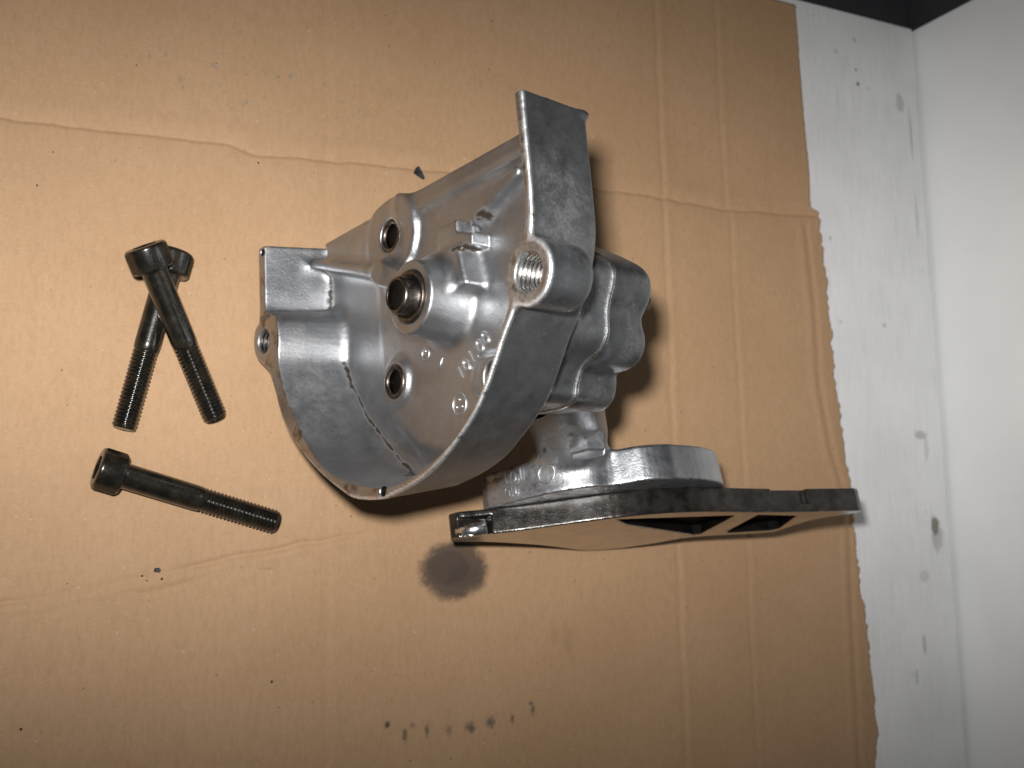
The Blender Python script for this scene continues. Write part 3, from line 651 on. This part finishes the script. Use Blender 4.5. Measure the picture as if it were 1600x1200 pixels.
# ------------------------------------------------------------------ socket head bolts
def bolt_arrays():
    """bolt along +x from the head's end face (x = 0) to the tip; returns {part: (verts, faces)}"""
    R6 = 3.45; seg = 72; out = {}
    ang = [2 * math.pi * k / seg for k in range(seg)]
    kn = [6.5 + (.16 if k % 2 else -.16) for k in range(seg)]
    hexr = [R6 / math.cos(((a + math.pi / 6) % (math.pi / 3)) - math.pi / 6) for a in ang]
    rings = [([r for r in hexr], 4.2), ([r for r in hexr], .35), ([r * 1.06 for r in hexr], 0.02), ([5.7] * seg, 0), ([6.3] * seg, .3), ([6.5] * seg, .75), (kn, 1.1), (kn, 7.1), ([6.4] * seg, 7.5), ([6.0] * seg, 8.0), ([3.9] * seg, 8.0)]
    v, f = [], []
    for rr, x in rings:
        for a, r in zip(ang, rr): v.append((x, r * math.cos(a), r * math.sin(a)))
    for i in range(len(rings) - 1):
        for k in range(seg): k2 = (k + 1) % seg; f.append((i * seg + k, i * seg + k2, (i + 1) * seg + k2, (i + 1) * seg + k))
    v.append((4.6, 0, 0)); f += [(len(v) - 1, (k + 1) % seg, k) for k in range(seg)]
    out['head'] = (np.array(v), f)
    def lx(prof, s=40):
        v, f = lathe(prof, s); return np.stack([v[:, 2], v[:, 0], v[:, 1]], 1), f
    out['shank'] = lx([(4.4, 7.9), (4.1, 8.5), (4.02, 9.2), (4.02, 31.5), (3.9, 33.2), (3.35, 34.4)])
    # helical thread
    pitch, seg = 1.25, 36; v, f = [], []; x0, x1 = 33.6, 59.6; rows = int((x1 - x0) / pitch * 4)
    prof = [3.32, 3.68, 3.98, 3.68]
    for i in range(rows + 1):
        for k in range(seg):
            ph = i + 4 * k / seg; j = int(ph) % 4; t = ph - int(ph); r = prof[j] * (1 - t) + prof[(j + 1) % 4] * t
            x = x0 + i * pitch / 4
            e = max(0, (x - (x1 - 1.2)) / 1.2); r = min(r, 4.0 - .9 * e)
            v.append((x, r * math.cos(-2 * math.pi * k / seg), r * math.sin(-2 * math.pi * k / seg)))
    for i in range(rows):
        for k in range(seg): k2 = (k + 1) % seg; f.append((i * seg + k, (i + 1) * seg + k, (i + 1) * seg + k2, i * seg + k2))
    v.append((x1 + .3, 0, 0)); f += [(len(v) - 1, rows * seg + (k + 1) % seg, rows * seg + k) for k in range(seg)]
    out['thread'] = (np.array(v), f)
    return out
BA = bolt_arrays(); bolt_mesh = {}
for k_, (v, f) in BA.items():
    me = pydata('bolt_' + k_, v, f); bmx = bmesh.new(); bmx.from_mesh(me); bmesh.ops.recalc_face_normals(bmx, faces=bmx.faces); bmx.to_mesh(me); bmx.free()
    me.materials.append(M['bolt']); me.shade_smooth(); bolt_mesh[k_] = me
def place_bolt(a, b, spin, label):
    a, b = np.array(a), np.array(b); o = empty('socket_bolt', a); d = Vector(b - a).normalized()
    s = d.cross(Vector((0, 0, 1))).normalized(); u = s.cross(d)
    m = frame_matrix(d, -s, u, Vector(a) * MM) @ Matrix.Rotation(spin, 4, 'X'); o.matrix_world = m
    for k_, me in bolt_mesh.items():
        c = bpy.data.objects.new(k_, me); col.objects.link(c); c.parent = o
        md = None
    tag(o, label, 'bolt', 'black socket head bolts beside the pump')
place_bolt((55.9, 92.0, 18.2), (81.3, 41.1, 4.4), .3, 'upper of two crossed black socket bolts, its head resting on the other')
place_bolt((67.0, 94.1, 6.7), (52.9, 34.9, 4.1), .9, 'lower of two crossed black socket bolts, lying flat on cardboard')
place_bolt((45.4, 24.0, 6.7), (103.3, 6.1, 4.1), .15, 'single black socket bolt lying apart below the crossed pair')
for me in bolt_mesh.values():
    me.set_sharp_from_angle(angle=math.radians(38))

# ------------------------------------------------------------------ flake, crumbs and dirt on the cardboard
def chip(name, x, y, pts, hgt, mat):
    n = len(pts); v = [(px, py, -.1) for px, py in pts] + [(px * .8, py * .8, hgt * (.6 + .5 * random.random())) for px, py in pts]
    f = [tuple(range(n))[::-1], tuple(range(n, 2 * n))] + [(i, (i + 1) % n, n + (i + 1) % n, n + i) for i in range(n)]
    o = link(name, pydata(name, v, f), mat, None, smooth=False); o.location = Vector((x, y, .1)) * MM; return o
tag(chip('gasket_flake', 156.1, 134.4, [(-2.4, -.4), (-1.4, 1.8), (-.2, 2.6), (1.0, .8), (2.2, -1.4), (2.0, -2.4), (.8, -2.2)], .7, 'flake'), 'small black flake lying by the crease above the pump', 'flake')
tag(chip('dirt_crumb', 65.0, -8.0, [(-1.1, -.3), (-.8, .8), (.5, .9), (1.2, .2), (.8, -.7)], .7, 'flake'), 'tiny black crumb lying on the wrinkle below the bolts', 'crumb')
v, f = [], []
spots = [(60.5, -9.5, .45), (66.5, -10.8, .5), (62, -11, .3), (26, 113, .4), (96, 130, .4), (102, -45, .45), (27, -53, .4), (55, 158, .35), (93, 205, .5)]
for _ in range(42): spots.append((random.uniform(10, 345), random.uniform(-100, 220), random.choice((.14, .17, .2, .26))))
for x, y, r in spots:
    b = len(v); n = 6
    for k in range(n):
        a = 2 * math.pi * k / n; q = r * random.uniform(.6, 1.3); v.append((x + q * math.cos(a), y + q * math.sin(a), -.15))
    v.append((x, y, r * .7 + .05)); f += [(b + k, b + (k + 1) % n, b + n) for k in range(n)]
o = link('dirt_specks', pydata('dirt_specks', v, f), 'flake', None, smooth=False); tag(o, 'fine dark dirt specks scattered over the cardboard', 'dirt', kind='stuff')

sc.cycles.use_denoising = True
